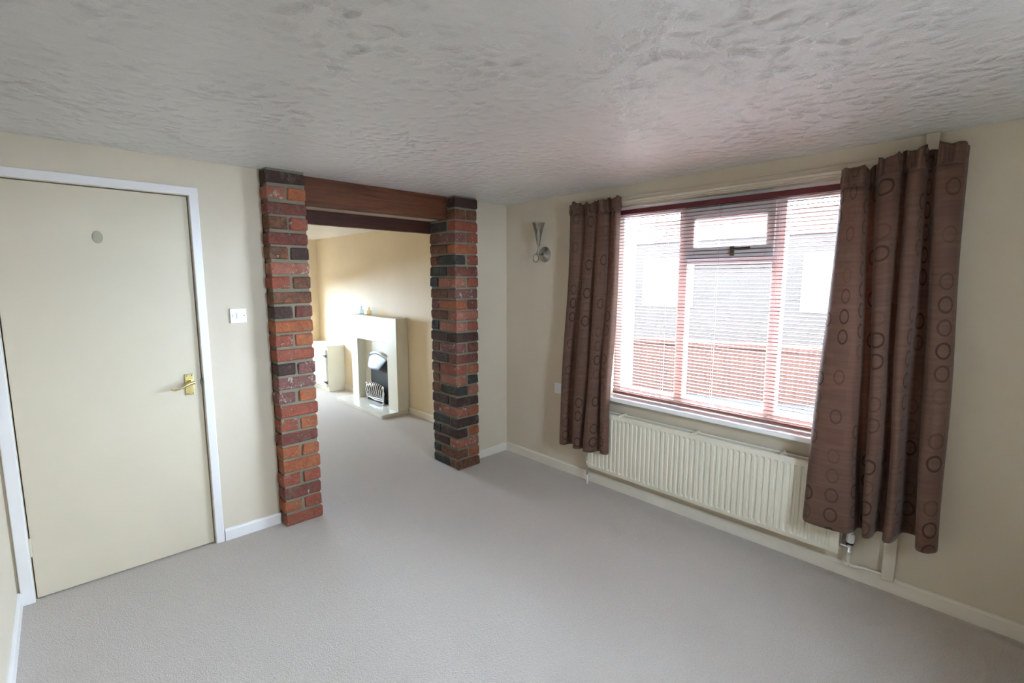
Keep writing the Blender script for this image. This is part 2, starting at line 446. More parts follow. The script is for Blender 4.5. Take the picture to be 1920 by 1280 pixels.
dp(boxes('latch', [(-2.340, -2.328, -0.001, 0.012, 0.955, 0.985)], M['dark_metal'], bevel=0.002))
bm = bmesh.new()
bm_lathe(bm, [(0.021, 0), (0.020, 0.003), (0.012, 0.004)], (0, 0, 0), (0, -1, 0), 24)
for q in bm.verts: q.co.z *= 1.45
for q in bm.verts: q.co += Vector((-2.719, 0.010, 1.745))
pad = dp(obj('adhesive_pad', bm, paint('greyed_pad', (0.38, 0.34, 0.25), 0.5), smooth=True)); pad['label'] = 'greyish oval hook pad left on the door'

# ------------------------------------------------------------------ brick pillars
def brick_mesh(L, Wd, H, seed):
    rnd = random.Random(seed)
    bm = bmesh.new(); c = 0.006
    # chamfered irregular block, 24 verts
    vs_ = {}
    for sx in (-1, 1):
        for sy in (-1, 1):
            for sz in (-1, 1):
                j = lambda a: rnd.uniform(-a, a)
                X, Y, Z = sx * L / 2, sy * Wd / 2, sz * H / 2
                d = [j(0.0030) for _ in range(3)]; cc = c * rnd.uniform(0.6, 1.9)
                vs_[(sx, sy, sz, 0)] = bm.verts.new((X + d[0] * 0.5, Y - sy * cc + d[1], Z - sz * cc + d[2]))
                vs_[(sx, sy, sz, 1)] = bm.verts.new((X - sx * cc + d[0], Y + d[1] * 0.5, Z - sz * cc + d[2]))
                vs_[(sx, sy, sz, 2)] = bm.verts.new((X - sx * cc + d[0], Y - sy * cc + d[1], Z + d[2] * 0.5))
    bmesh.ops.convex_hull(bm, input=list(bm.verts))
    geom = [q for q in bm.verts if not q.link_faces]
    for q in geom: bm.verts.remove(q)
    bmesh.ops.recalc_face_normals(bm, faces=bm.faces)
    me = bpy.data.meshes.new('brick'); bm.to_mesh(me); bm.free()
    return me
NC = 25; CH = ZC / NC; BH = CH - 0.0145
_cache = {}
def get_brick(L, Wd, code):
    key = (L, Wd, code, random.randrange(4))
    if key not in _cache:
        me = brick_mesh(L, Wd, BH, hash(key[:2]) % 1000 + key[3] * 17)
        me.materials.append(B[code]); _cache[key] = me
    return _cache[key]

def pillar(x0, x1, front, side_pool, label, seed):
    random.seed(seed)
    root = empty('brick_pillar', ((x0 + x1) / 2, (PY0 + PY1) / 2, 0), label=label, cat='pillar')
    Wp = x1 - x0; D = PY1 - PY0; mj = 0.013; hw = (Wp - mj) / 2; ln = D - hw - mj
    local(boxes('mortar', [(x0 + 0.009, x1 - 0.009, PY0 + 0.009, PY1 - 0.009, 0, ZC - 0.001)], M['mortar']), root)
    def put(cx, cy, z, L, Wd, code):
        o = bpy.data.objects.new('brick', get_brick(round(L, 4), round(Wd, 4), code)); COL.objects.link(o)
        o.parent = root
        o.location = (cx - root.location.x + random.uniform(-0.004, 0.004), cy - root.location.y + random.uniform(-0.004, 0.003), z + random.uniform(-0.002, 0.002))
        o.rotation_euler = (random.uniform(-0.008, 0.008), random.uniform(-0.010, 0.010), random.uniform(-0.010, 0.010))
    for r in range(NC):
        z = (r + 0.5) * CH - 0.005 if r else BH / 2 + 0.001
        code = front[r]
        if len(code) == 1:
            put((x0 + x1) / 2, PY0 + hw / 2, z, Wp, hw, code)
            for cx in (x0 + hw / 2, x1 - hw / 2):
                put(cx, PY1 - ln / 2, z, hw, ln, random.choice(side_pool))
        else:
            put(x0 + hw / 2, PY0 + ln / 2, z, hw, ln, code[0])
            put(x1 - hw / 2, PY0 + ln / 2, z, hw, ln, code[1])
            put((x0 + x1) / 2, PY1 - hw / 2, z, Wp, hw, random.choice(side_pool))
    return root
pillar(PLX0, PLX1, ['R', 'OR', 'D', 'RR', 'O', 'OO', 'D', 'RO', 'R', 'MO', 'M', 'PM', 'R', 'RO', 'O', 'PD', 'B', 'RB', 'S', 'BP', 'D', 'BR', 'D', 'SO', 'P'],
       'RROBD', 'orange-red brick pillar beside the white light switch', 11)
pillar(PRX0, PRX1, ['B', 'BO', 'S', 'PO', 'P', 'SO', 'P', 'KS', 'SK', 'RO', 'D', 'MD', 'P', 'SR', 'S', 'OD', 'M', 'SR', 'D', 'KR', 'O', 'MR', 'R', 'BB', 'P'],
       'BBKKPDDM', 'mixed red and blackened brick pillar by the window corner', 23)

# ------------------------------------------------------------------ timber beams
def beam(name, x0, x1, y0, y1, z0, z1, mat, label, seed):
    rnd = random.Random(seed); bm = bmesh.new(); n = 14; rings = []
    for i in range(n + 1):
        t = i / n; x = x0 + (x1 - x0) * t
        j = lambda: rnd.uniform(-0.003, 0.003)
        rings.append([bm.verts.new(p) for p in ((x, y0 + abs(j()), z0 + abs(j())), (x, y1 - abs(j()), z0 + abs(j())), (x, y1, z1), (x, y0, z1))])
    for a, b in zip(rings, rings[1:]):
        for q in range(4): bm.faces.new((a[q], a[(q + 1) % 4], b[(q + 1) % 4], b[q]))
    bm.faces.new(rings[0]); bm.faces.new(rings[-1][::-1])
    return tag(obj(name, bm, mat, bevel=0.004), label, 'beam')
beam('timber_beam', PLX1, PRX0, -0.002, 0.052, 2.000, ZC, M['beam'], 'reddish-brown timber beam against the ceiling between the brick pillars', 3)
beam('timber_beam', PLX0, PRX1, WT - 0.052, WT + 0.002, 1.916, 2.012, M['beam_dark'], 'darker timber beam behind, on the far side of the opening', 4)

# ------------------------------------------------------------------ windows
def casement(root, parts): 
    for nm, bl, mt, bv in parts: local(boxes(nm, bl, mt, bevel=bv), root)
win = empty('window_1', (0.07, -1.89, WZ0), kind='structure')
fx0, fx1 = 0.062, 0.125
ML0, ML1, MR0, MR1 = -1.638, -1.576, -2.202, -2.140
TZ0, TZ1 = 1.635, 1.735
U = M['upvc']
local(boxes('frame', [(fx0, fx1, WY0, WY0 + 0.05, WZ0, WZ1), (fx0, fx1, WY1 - 0.05, WY1, WZ0, WZ1),
                      (fx0, fx1, WY0 + 0.05, WY1 - 0.05, WZ0, WZ0 + 0.06), (fx0, fx1, WY0 + 0.05, WY1 - 0.05, WZ1 - 0.075, WZ1)], U, bevel=0.004), win)
local(boxes('mullion', [(fx0, fx1, ML0, ML1, WZ0 + 0.06, WZ1 - 0.075)], U, bevel=0.004), win)
local(boxes('mullion', [(fx0, fx1, MR0, MR1, WZ0 + 0.06, WZ1 - 0.075)], U, bevel=0.004), win)
local(boxes('transom', [(fx0, fx1, MR1, ML0, TZ0, TZ1)], U, bevel=0.004), win)
vent = local(boxes('vent_sash', [(fx0 - 0.015, fx0 + 0.03, MR1 - 0.01, MR1 + 0.035, TZ0 + 0.03, WZ1 - 0.06), (fx0 - 0.015, fx0 + 0.03, ML0 - 0.045, ML0 + 0.01, TZ0 + 0.03, WZ1 - 0.06),
                               (fx0 - 0.015, fx0 + 0.03, MR1 + 0.035, ML0 - 0.045, TZ0 + 0.03, TZ0 + 0.11), (fx0 - 0.015, fx0 + 0.03, MR1 + 0.035, ML0 - 0.045, WZ1 - 0.14, WZ1 - 0.06)], U, bevel=0.004), win)
hn = bmesh.new(); bm_box(hn, fx0 - 0.028, fx0 - 0.015, -1.935, -1.915, TZ0 + 0.045, TZ0 + 0.10); bm_tube(hn, [(fx0 - 0.03, -1.925, TZ0 + 0.085), (fx0 - 0.036, -1.97, TZ0 + 0.082), (fx0 - 0.034, -2.03, TZ0 + 0.085)], 0.008, 8)
local(obj('window_handle', hn, M['dark_metal'], smooth=True), win)
for (a, b, c0, c1) in ((WY0 + 0.05, MR0, WZ0 + 0.06, WZ1 - 0.075), (ML1, WY1 - 0.05, WZ0 + 0.06, WZ1 - 0.075), (MR1, ML0, WZ0 + 0.06, TZ0), (MR1 + 0.035, ML0 - 0.045, TZ0 + 0.11, WZ1 - 0.14)):
    local(boxes('pane', [(0.090, 0.094, a, b, c0, c1)], M['glass']), win)
sill = local(boxes('window_sill', [(-0.070, 0.062, WY0 - 0.0, WY1 + 0.03, WZ0 - 0.028, WZ0 + 0.002)], M['sill'], bevel=0.006), win)
local(boxes('outer_sill', [(0.125, 0.36, WY0, WY1, WZ0 - 0.03, WZ0 + 0.0)], M['white'], bevel=0.004), win)

def simple_window(name, x0, x1, z0, z1, y, nm):
    r = empty(name, ((x0 + x1) / 2, y, z0), kind='structure')
    w = 0.06
    local(boxes('frame', [(x0, x0 + w, y, y + 0.06, z0, z1), (x1 - w, x1, y, y + 0.06, z0, z1), (x0 + w, x1 - w, y, y + 0.06, z0, z0 + w), (x0 + w, x1 - w, y, y + 0.06, z1 - w, z1)], U, bevel=0.004), r)
    for i in range(1, nm):
        x = x0 + (x1 - x0) * i / nm
        local(boxes('mullion', [(x - 0.035, x + 0.035, y, y + 0.06, z0 + w, z1 - w)], U, bevel=0.004), r)
    for i in range(nm):
        a = x0 + (x1 - x0) * i / nm; b = x0 + (x1 - x0) * (i + 1) / nm
        local(boxes('pane', [(a + 0.035, b - 0.035, y + 0.028, y + 0.032, z0 + w, z1 - w)], M['glass']), r)
    return r
simple_window('window_2', FX0, FX1, FZ0, FZ1, YF + 0.10, 2)
simple_window('window_added', BWX0, BWX1, BWZ0, BWZ1, YB - 0.16, 1)  # unseen window added to light the near side of the room

# ------------------------------------------------------------------ outside
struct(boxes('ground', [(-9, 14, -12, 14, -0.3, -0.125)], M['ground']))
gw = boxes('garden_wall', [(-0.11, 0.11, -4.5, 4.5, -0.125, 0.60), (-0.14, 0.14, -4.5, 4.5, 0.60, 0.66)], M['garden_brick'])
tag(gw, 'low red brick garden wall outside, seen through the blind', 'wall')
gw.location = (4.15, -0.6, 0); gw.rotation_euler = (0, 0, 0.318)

hs = empty('house', (8.6, -1.5, -0.125), label='dark house front added across the lane to dim the view through the blind', cat='house')
HX = 8.6  # house front put in so the blind slats show against the sky
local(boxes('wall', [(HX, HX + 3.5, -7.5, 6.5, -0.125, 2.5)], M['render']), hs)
bm = bmesh.new(); bm_prism(bm, [(HX - 0.02, 2.5), (HX + 3.6, 2.5), (HX + 1.75, 3.3)], 1, -7.8, 6.8)
for q in bm.verts: pass
local(obj('roof', bm, M['garden_brick']), hs)
for y in (-4.6, -0.6, 3.2):
    f = boxes('window', [(HX - 0.03, HX + 0.02, y - 0.7, y + 0.7, 0.9, 2.1)], M['upvc'], bevel=0.01); local(f, hs)
    for s_ in (-1, 1):
        local(boxes('pane', [(HX - 0.036, HX - 0.028, y + s_ * 0.34 - 0.29, y + s_ * 0.34 + 0.29, 0.97, 2.03)], M['dark_pane']), hs)

# ------------------------------------------------------------------ venetian blind
bl = empty('venetian_blind', (0.03, -1.89, WZ0), label='terracotta venetian blind with open slats, hung in the window recess', cat='blind')
by0, by1 = -2.715, -1.128
local(boxes('head_rail', [(0.012, 0.046, by0, by1, 1.986, 2.016)], M['headrail'], bevel=0.002), bl)
local(boxes('bottom_rail', [(0.016, 0.042, by0, by1, 0.722, 0.736)], M['slat'], bevel=0.003), bl)
def slat_mesh():
    bm = bmesh.new(); prof = []
    w = 0.0120
    for i in range(6):
        t = -1 + 2 * i / 5; prof.append((t * w, 0.0034 * (1 - t * t)))
    poly = [(a, b + 0.0007) for a, b in prof] + [(a, b - 0.0007) for a, b in reversed(prof)]
    bm_prism(bm, poly, 1, by0 + 1.89, by1 + 1.89)
    bmesh.ops.recalc_face_normals(bm, faces=bm.faces)
    me = bpy.data.meshes.new('slat'); bm.to_mesh(me); bm.free(); me.materials.append(M['slat']); return me
sm = slat_mesh(); NS = 57
for i in range(NS):
    o = bpy.data.objects.new('slat', sm); COL.objects.link(o); o.parent = bl
    z = 0.748 + (1.976 - 0.748) * i / (NS - 1)
    o.location = (random.uniform(-0.0006, 0.0006) - 0.001, 0, z - WZ0 + random.uniform(-0.0008, 0.0008))
    o.rotation_euler = (random.uniform(-0.0008, 0.0008), random.uniform(-0.05, 0.05) + 0.02, 0)
for y in (-1.18, -1.51, -1.845, -2.18, -2.515):
    bm = bmesh.new()
    for x in (0.0155, 0.0435): bm_tube(bm, [(x, y, 0.73), (x, y, 1.99)], 0.0009, 5)
    local(obj('ladder_cord', bm, M['cord']), bl)

# ------------------------------------------------------------------ curtains
def smoothpoly(pts, n):
    """Catmull-Rom resample of 2D control points, n samples"""
    P = [pts[0]] + pts + [pts[-1]]; out = []
    m = len(pts) - 1
    for i in range(n):
        t = i / (n - 1) * m; s = min(int(t), m - 1); f = t - s
        p0, p1, p2, p3 = P[s], P[s + 1], P[s + 2], P[s + 3]
        out.append(tuple(0.5 * (2 * p1[d] + (p2[d] - p0[d]) * f + (2 * p0[d] - 5 * p1[d] + 4 * p2[d] - p3[d]) * f * f + (3 * p1[d] - p0[d] - 3 * p2[d] + p3[d]) * f ** 3) for d in (0, 1)))
    return out

def curtain(root_label, bottom, top, ztop, zbot, seed, n=170, rows=60, uoff=0.0):
    rnd = random.Random(seed)
    PB, PT = smoothpoly(bottom, n), smoothpoly(top, n)
    # arc length on the bottom profile drives the woven pattern
    arc = [0.0]
    for a, b in zip(PB, PB[1:]): arc.append(arc[-1] + math.hypot(b[0] - a[0], b[1] - a[1]))
    root = empty('curtain', ((bottom[0][0] + bottom[-1][0]) / 2 * 0 - 0.1, (bottom[0][0] + bottom[-1][0]) / 2, zbot(0.5)), label=root_label, cat='curtain', group='brown ring-patterned curtains at the window')
    ph = [rnd.uniform(0, 6.28) for _ in range(8)]
    HD = 0.085
    def pos(i, v):   # v 0 bottom .. 1 top of the cloth body
        u = i / (n - 1)
        w = v * v * (3 - 2 * v) * 0.55 + v * 0.45
        y = PB[i][0] * (1 - w) + PT[i][0] * w; x = PB[i][1] * (1 - w) + PT[i][1] * w
        y += 0.006 * math.sin(9 * v + ph[0] + u * 9) * (1 - v); x += 0.006 * math.sin(7 * v + ph[1] + u * 14)
        z0, z1 = zbot(u), ztop(u) - HD
        return Vector((x, y, z0 + (z1 - z0) * v))
    bm = bmesh.new(); uvl = bm.loops.layers.uv.new('cloth')
    grid = [[bm.verts.new(pos(i, r / rows)) for i in range(n)] for r in range(rows + 1)]
    L = 1.7
    for r in range(rows):
        for i in range(n - 1):
            f = bm.faces.new((grid[r][i], grid[r][i + 1], grid[r + 1][i + 1], grid[r + 1][i]))
            for lp, (ii, rr) in zip(f.loops, ((i, r), (i + 1, r), (i + 1, r + 1), (i, r + 1))):
                lp[uvl].uv = (arc[ii] + uoff, rr / rows * L)
    cl = obj('cloth', bm, M['curtain'], smooth=False)
    cl.data.polygons.foreach_set('use_smooth', [True] * len(cl.data.polygons))
    md = cl.modifiers.new('thickness', 'SOLIDIFY'); md.thickness = 0.002
    local(cl, root)
    # gathered heading: pencil pleats pinched at the tape, ragged frill on top
    bm = bmesh.new(); uvl = bm.loops.layers.uv.new('cloth'); H = 9; m2 = n * 2
    def hpos(i, v):
        fi = i / (m2 - 1) * (n - 1); a = min(int(fi), n - 2); f = fi - a
        p = pos(a, 1.0).lerp(pos(a + 1, 1.0), f); u = fi / (n - 1)
        amp = 0.007 * math.sin(math.pi * min(1, v * 1.4)) + 0.006 * v
        q = math.sin(u * 150 + 2.2 * math.sin(u * 23 + ph[2]) + ph[3])
        p.x += amp * q - 0.004 * v; p.y += amp * 0.5 * math.cos(u * 110 + ph[4])
        p.z += v * (HD + 0.008 * math.sin(u * 31 + ph[5]) + 0.007 * math.sin(u * 67 + ph[6]))
        return p
    g = [[bm.verts.new(hpos(i, r / H)) for i in range(m2)] for r in range(H + 1)]
    for r in range(H):
        for i in range(m2 - 1):
            f = bm.faces.new((g[r][i], g[r][i + 1], g[r + 1][i + 1], g[r + 1][i]))
            for lp, (ii, rr) in zip(f.loops, ((i, r), (i + 1, r), (i + 1, r + 1), (i, r + 1))):
                lp[uvl].uv = (arc[min(n - 1, ii // 2)] + uoff, L + rr / H * HD)
    hd = obj('gathered_heading', bm, M['curtain'])
    hd.data.polygons.foreach_set('use_smooth', [True] * len(hd.data.polygons))
    md = hd.modifiers.new('thickness', 'SOLIDIFY'); md.thickness = 0.002
    local(hd, root)
    return root

# right-hand curtain, (y, x) control points from window side to the wall side
rb = [(-2.440, -0.150), (-2.470, -0.208), (-2.555, -0.224), (-2.635, -0.216), (-2.660, -0.180), (-2.664, -0.130), (-2.670, -0.098), (-2.698, -0.096),
      (-2.705, -0.130), (-2.706, -0.180), (-2.718, -0.215), (-2.740, -0.216), (-2.752, -0.180), (-2.753, -0.130), (-2.758, -0.098), (-2.776, -0.096),
      (-2.781, -0.130), (-2.782, -0.180), (-2.794, -0.214), (-2.814, -0.212), (-2.826, -0.165), (-2.828, -0.100), (-2.842, -0.068), (-2.882, -0.066),
      (-2.892, -0.110), (-2.894, -0.170), (-2.908, -0.205), (-2.942, -0.208), (-2.972, -0.175), (-2.974, -0.125)]
rtp = [(-2.480, -0.085), (-2.498, -0.125), (-2.535, -0.140), (-2.572, -0.132), (-2.588, -0.110), (-2.590, -0.084), (-2.598, -0.070), (-2.612, -0.070),
       (-2.622, -0.088), (-2.630, -0.118), (-2.652, -0.140), (-2.688, -0.138), (-2.704, -0.112), (-2.706, -0.084), (-2.712, -0.070), (-2.722, -0.070),
       (-2.728, -0.088), (-2.734, -0.120), (-2.752, -0.140), (-2.780, -0.136), (-2.794, -0.108), (-2.796, -0.084), (-2.804, -0.070), (-2.818, -0.070),
       (-2.828, -0.090), (-2.832, -0.120), (-2.852, -0.138), (-2.885, -0.138), (-2.915, -0.115), (-2.925, -0.080)]
def rz_top(u): return 2.052 + 0.04 * min(1, max(0, (u - 0.18) / 0.22)) + 0.008 * u
def rz_bot(u): return 0.310 + 0.045 * u + 0.006 * math.sin(u * 19)
curtain('long brown curtain with woven rings nearest the camera, hanging by the pipe board', rb, rtp, rz_top, rz_bot, 5, n=260)
lb = [(-0.730, -0.090), (-0.745, -0.130), (-0.775, -0.150), (-0.805, -0.140), (-0.815, -0.100), (-0.835, -0.090), (-0.880, -0.105),
      (-0.900, -0.160), (-0.930, -0.180), (-0.965, -0.165), (-0.985, -0.110), (-1.000, -0.120),
      (-1.015, -0.170), (-1.050, -0.185), (-1.085, -0.165), (-1.095, -0.115), (-1.110, -0.115), (-1.140, -0.150), (-1.180, -0.150), (-1.200, -0.120)]
ltp = [(-0.795, -0.070), (-0.800, -0.100), (-0.830, -0.115), (-0.865, -0.112), (-0.885, -0.092), (-0.900, -0.078), (-0.920, -0.078),
       (-0.940, -0.100), (-0.970, -0.118), (-1.010, -0.112), (-1.030, -0.090), (-1.045, -0.088),
       (-1.060, -0.108), (-1.090, -0.120), (-1.125, -0.112), (-1.140, -0.088), (-1.155, -0.088), (-1.175, -0.110), (-1.205, -0.115), (-1.225, -0.080)]
curtain('long brown curtain with woven rings beside the wall light', lb, ltp, lambda u: 2.082 + 0.004 * math.sin(u * 9), lambda u: 0.275 + 0.03 * u, 9, uoff=0.05)
# slim curtain track behind the headings
rail = boxes('curtain_track', [(-0.060, -0.046, -2.90, -0.80, 2.052, 2.066)], M['casing'], bevel=0.002)
tag(rail, 'slim cream curtain track fixed to the batten above the blind', 'curtain track')
# track brackets reach back to the batten
for y in (-0.90, -1.35, -1.89, -2.40, -2.84):
    local(boxes('bracket', [(-0.046, -0.022, y - 0.01, y + 0.01, 2.054, 2.068)] if -2.86 < y < -1.02 else [(-0.046, 0.0, y - 0.01, y + 0.01, 2.054, 2.068)], M['upvc']), rail)

# ------------------------------------------------------------------ radiator
RY0, RY1, RZ0, RZ1, RX = -2.600, -1.000, 0.146, 0.592, -0.100
rd = empty('radiator', (-0.07, (RY0 + RY1) / 2, RZ0), label='long cream ribbed panel radiator under the window', cat='radiator')
def rad_panel(xf, sgn):
    bm = bmesh.new()
    pitch = 1 / 30.0; nfl = int((RY1 - RY0 - 0.05) / pitch); y = RY0 + ((RY1 - RY0) - nfl * pitch) / 2
    prof = [(RY0, 0.0)]
    for i in range(nfl):
        for f, d in ((0.0, 0.0), (0.22, 0.0), (0.34, 0.006), (0.66, 0.006), (0.78, 0.0)):
            prof.append((y + (i + f) * pitch, d))
    prof.append((RY1, 0.0))
    zs = [(RZ0, 0, 0.004), (RZ0 + 0.022, 0, 0.0), (RZ0 + 0.035, 1, 0), (RZ1 - 0.045, 1, 0), (RZ1 - 0.032, 0, 0), (RZ1 - 0.006, 0, 0), (RZ1, 0, 0.006)]
    rows_ = [[bm.verts.new((xf + sgn * (d * k_ + e), yy, z)) for yy, d in prof] for z, k_, e in zs]
    for a, b in zip(rows_, rows_[1:]):
        for i in range(len(prof) - 1): bm.faces.new((a[i], a[i + 1], b[i + 1], b[i]))
    o = obj('panel', bm, M['radiator'])
    md = o.modifiers.new('thickness', 'SOLIDIFY'); md.thickness = 0.008; md.offset = -1 if sgn > 0 else 1
    return local(o, rd)
rad_panel(RX, 1)
rad_panel(RX + 0.062, 1)
for y in (RY0 + 0.012, RY1 - 0.012): 
    local(boxes('end_cap', [(RX + 0.004, RX + 0.066, y - 0.008, y + 0.008, RZ0 + 0.02, RZ1 - 0.02)], M['radiator'], bevel=0.003), rd)
for y in (-1.26, -1.80, -2.30):
    local(boxes('bracket_clip', [(RX - 0.002, 0, y - 0.007, y + 0.007, RZ1 - 0.012, RZ1 + 0.003)], M['radiator'], bevel=0.002), rd)
# thermostatic valve and its pipe
vx, vy = -0.062, -2.640
vl = empty('radiator_valve', (vx, vy, 0.17), label='chrome and white thermostatic valve at the radiator end', cat='valve')
bm = bmesh.new(); bm_lathe(bm, [(0.010, 0.150), (0.014, 0.152), (0.014, 0.172), (0.011, 0.176), (0.012, 0.205)], (vx, vy, 0), seg=16); bm_tube(bm, [(vx, vy, 0.188), (vx, vy + 0.022, 0.190), (vx, RY0 + 0.004, 0.190)], 0.011, 12)
local(obj('body', bm, M['chrome'], smooth=True), vl)
bm = bmesh.new(); bm_lathe(bm, [(0.017, 0.205), (0.0175, 0.212), (0.016, 0.214)], (vx, vy, 0), seg=20); local(obj('collar', bm, M['black'], smooth=True), vl)
bm = bmesh.new(); bm_lathe(bm, [(0.016, 0.214), (0.0185, 0.225), (0.0185, 0.255), (0.017, 0.262)], (vx, vy, 0), seg=20); local(obj('head', bm, M['plate'], smooth=True), vl)
bm = bmesh.new(); bm_lathe(bm, [(0.017, 0.262), (0.0165, 0.282), (0.013, 0.288)], (vx, vy, 0), seg=20); local(obj('cap', bm, M['chrome'], smooth=True), vl)
bm = bmesh.new()
bm_tube(bm, [(vx, vy, 0.152), (vx, vy, 0.105), (vx + 0.004, vy - 0.006, 0.092), (vx + 0.012, vy - 0.020, 0.086), (-0.030, vy - 0.05, 0.084), (-0.024, vy - 0.09, 0.083), (-0.022, -2.773, 0.083)], 0.0075, 10)
tag(obj('heating_pipe', bm, M['skirting'], smooth=True), 'thin cream heating pipe bending along the skirting to the casing board', 'pipe')
v2 = bmesh.new(); bm_lathe(v2, [(0.008, 0.07), (0.012, 0.15), (0.012, 0.175), (0.008, 0.18)], (-0.062, -0.972, 0), seg=14); bm_tube(v2, [(-0.062, -0.972, 0.168), (-0.062, -1.004, 0.168)], 0.009, 10)
lv = obj('lockshield_valve', v2, M['chrome'], smooth=True); tag(lv, 'small lockshield valve at the radiator end below the wall light', 'valve')
bm = bmesh.new(); bm_lathe(bm, [(0.015, 0.18), (0.015, 0.205), (0.012, 0.215)], (-0.062, -0.972, 0), seg=14); 
lc = obj('cap', bm, M['plate'], smooth=True); lc.parent = lv
bm = bmesh.new(); bm_lathe(bm, [(0.0075, 0.0), (0.0075, 0.075)], (-0.062, -0.972, 0), seg=10)
lp_ = obj('tail_pipe', bm, M['skirting'], smooth=True); lp_.parent = lv

# ------------------------------------------------------------------ switch, socket
sw = empty('light_switch', (-2.130, 0, 1.288), label='white plastic light switch between the door and the brick pillar', cat='light switch')
local(boxes('plate', [(-2.173, -2.087, -0.010, 0.0, 1.288, 1.374)], M['plate'], bevel=0.003), sw)
rk = boxes('rocker', [(-2.140, -2.120, -0.016, -0.009, 1.316, 1.346)], M['plate'], bevel=0.002); local(rk, sw)
for x in (-2.160, -2.100):
    bm = bmesh.new(); bm_lathe(bm, [(0.0035, 0), (0.003, 0.0018)], (x, -0.0095, 1.331), (0, -1, 0), 10); local(obj('screw', bm, M['dark_metal']), sw)
so = empty('socket_outlet', (0, -0.66, 0.63), label='white wall socket half hidden behind the curtain edge', cat='socket')
local(boxes('plate', [(-0.009, 0, -0.725, -0.582, 0.630, 0.716)], M['plate'], bevel=0.003), so)
for y in (-0.62, -0.688): local(boxes('rocker', [(-0.013, -0.008, y - 0.006, y + 0.006, 0.682, 0.702)], M['plate'], bevel=0.001), so)

# ------------------------------------------------------------------ wall light
wl = empty('wall_light', (0, -0.458, 1.743), label='silver scroll wall light with a clear glass flute in the room corner', cat='wall light')
py, pz = -0.458, 1.743
bm = bmesh.new(); bm_lathe(bm, [(0.062, 0.0), (0.060, 0.006), (0.046, 0.014), (0.030, 0.017), (0.022, 0.026), (0.010, 0.030)], (0, py, pz), (-1, 0, 0), 32)
local(obj('backplate', bm, M['silver'], smooth=True), wl)
ax_ = -0.078
pts = []
bm = bmesh.new()
bm_tube(bm, [(-0.02, py, pz), (-0.05, py, pz - 0.004), (ax_, py + 0.004, pz + 0.004), (ax_, py + 0.006, pz + 0.02)], 0.006, 10)
for i in range(22):
    a = math.radians(60 - i * 17); pts.append((ax_ + 0.02 * 0 , py + 0.028 + 0.030 * math.cos(a) , 1.712 + 0.030 * math.sin(a)))
bm_tube(bm, [(ax_, py + 0.004, 1.800), (ax_, py + 0.010, 1.77), (ax_, py + 0.022, 1.75)] + pts[:20], 0.0045, 8)
local(obj('scroll_arm', bm, M['silver'], smooth=True), wl)
bm = bmesh.new(); bm_lathe(bm, [(0.006, 1.795), (0.012, 1.812), (0.016, 1.822)], (ax_, py, 0), seg=16); local(obj('lamp_holder', bm, M['silver'], smooth=True), wl)
bm = bmesh.new(); bm_lathe(bm, [(0.012, 1.818), (0.020, 1.86), (0.030, 1.915), (0.044, 1.965), (0.052, 1.988), (0.050, 1.988), (0.042, 1.965), (0.028, 1.915), (0.018, 1.86), (0.010, 1.822)], (ax_, py, 0), seg=28, cap=False)
for i, q in enumerate(bm.verts):
    k_ = (i % 28); 
    if k_ % 2: q.co.x = ax_ + (q.co.x - ax_) * 0.93; q.co.y = py + (q.co.y - py) * 0.93
local(obj('glass_flute', bm, M['shade_glass'], smooth=True), wl)
bm = bmesh.new(); bm_lathe(bm, [(0.008, 1.82), (0.010, 1.84), (0.014, 1.87), (0.013, 1.90), (0.006, 1.925), (0.001, 1.935)], (ax_, py, 0), seg=16); local(obj('bulb', bm, M['plate'], smooth=True), wl)

# ------------------------------------------------------------------ next room: fireplace
fp = empty('fireplace', (-0.08, 2.25, 0), label='cream fire surround with a pale hearth in the next room', cat='fireplace')
FYR, FYL, FT, FXF = 1.672, 2.825, 1.112, -0.150
OYR, OYL, OT = 1.892, 2.648, 0.812
bm = bmesh.new()
bm_prism(bm, [(FYR, 0.04), (OYR, 0.04), (OYR, OT), (OYL, OT), (OYL, 0.04), (FYL, 0.04), (FYL, FT), (FYR, FT)], 0, FXF, 0.0)
local(obj('surround', bm, M['fire_surround'], bevel=0.004), fp)
local(boxes('back_panel', [(-0.045, 0, OYR, OYL, 0.04, OT)], M['fire_surround']), fp)
local(boxes('hearth', [(-0.365, 0, FYR - 0.005, 2.86, 0, 0.04)], M['marble'], bevel=0.004), fp)
# electric fire standing in the surround
ef = empty('electric_fire', (-0.09, 2.27, 0.04), label='black and chrome inset fire with a curved steel hood', cat='fire')
yc = 2.272
bm = bmesh.new()
arch = [(yc - 0.215, 0.04), (yc + 0.215, 0.04), (yc + 0.215, 0.56)] + [(yc + 0.215 * math.cos(math.pi * i / 14), 0.56 + 0.06 * math.sin(math.pi * i / 14)) for i in range(1, 14)] + [(yc - 0.215, 0.56)]
bm_prism(bm, arch, 0, -0.058, -0.045)
local(obj('fireback', bm, M['black']), ef)
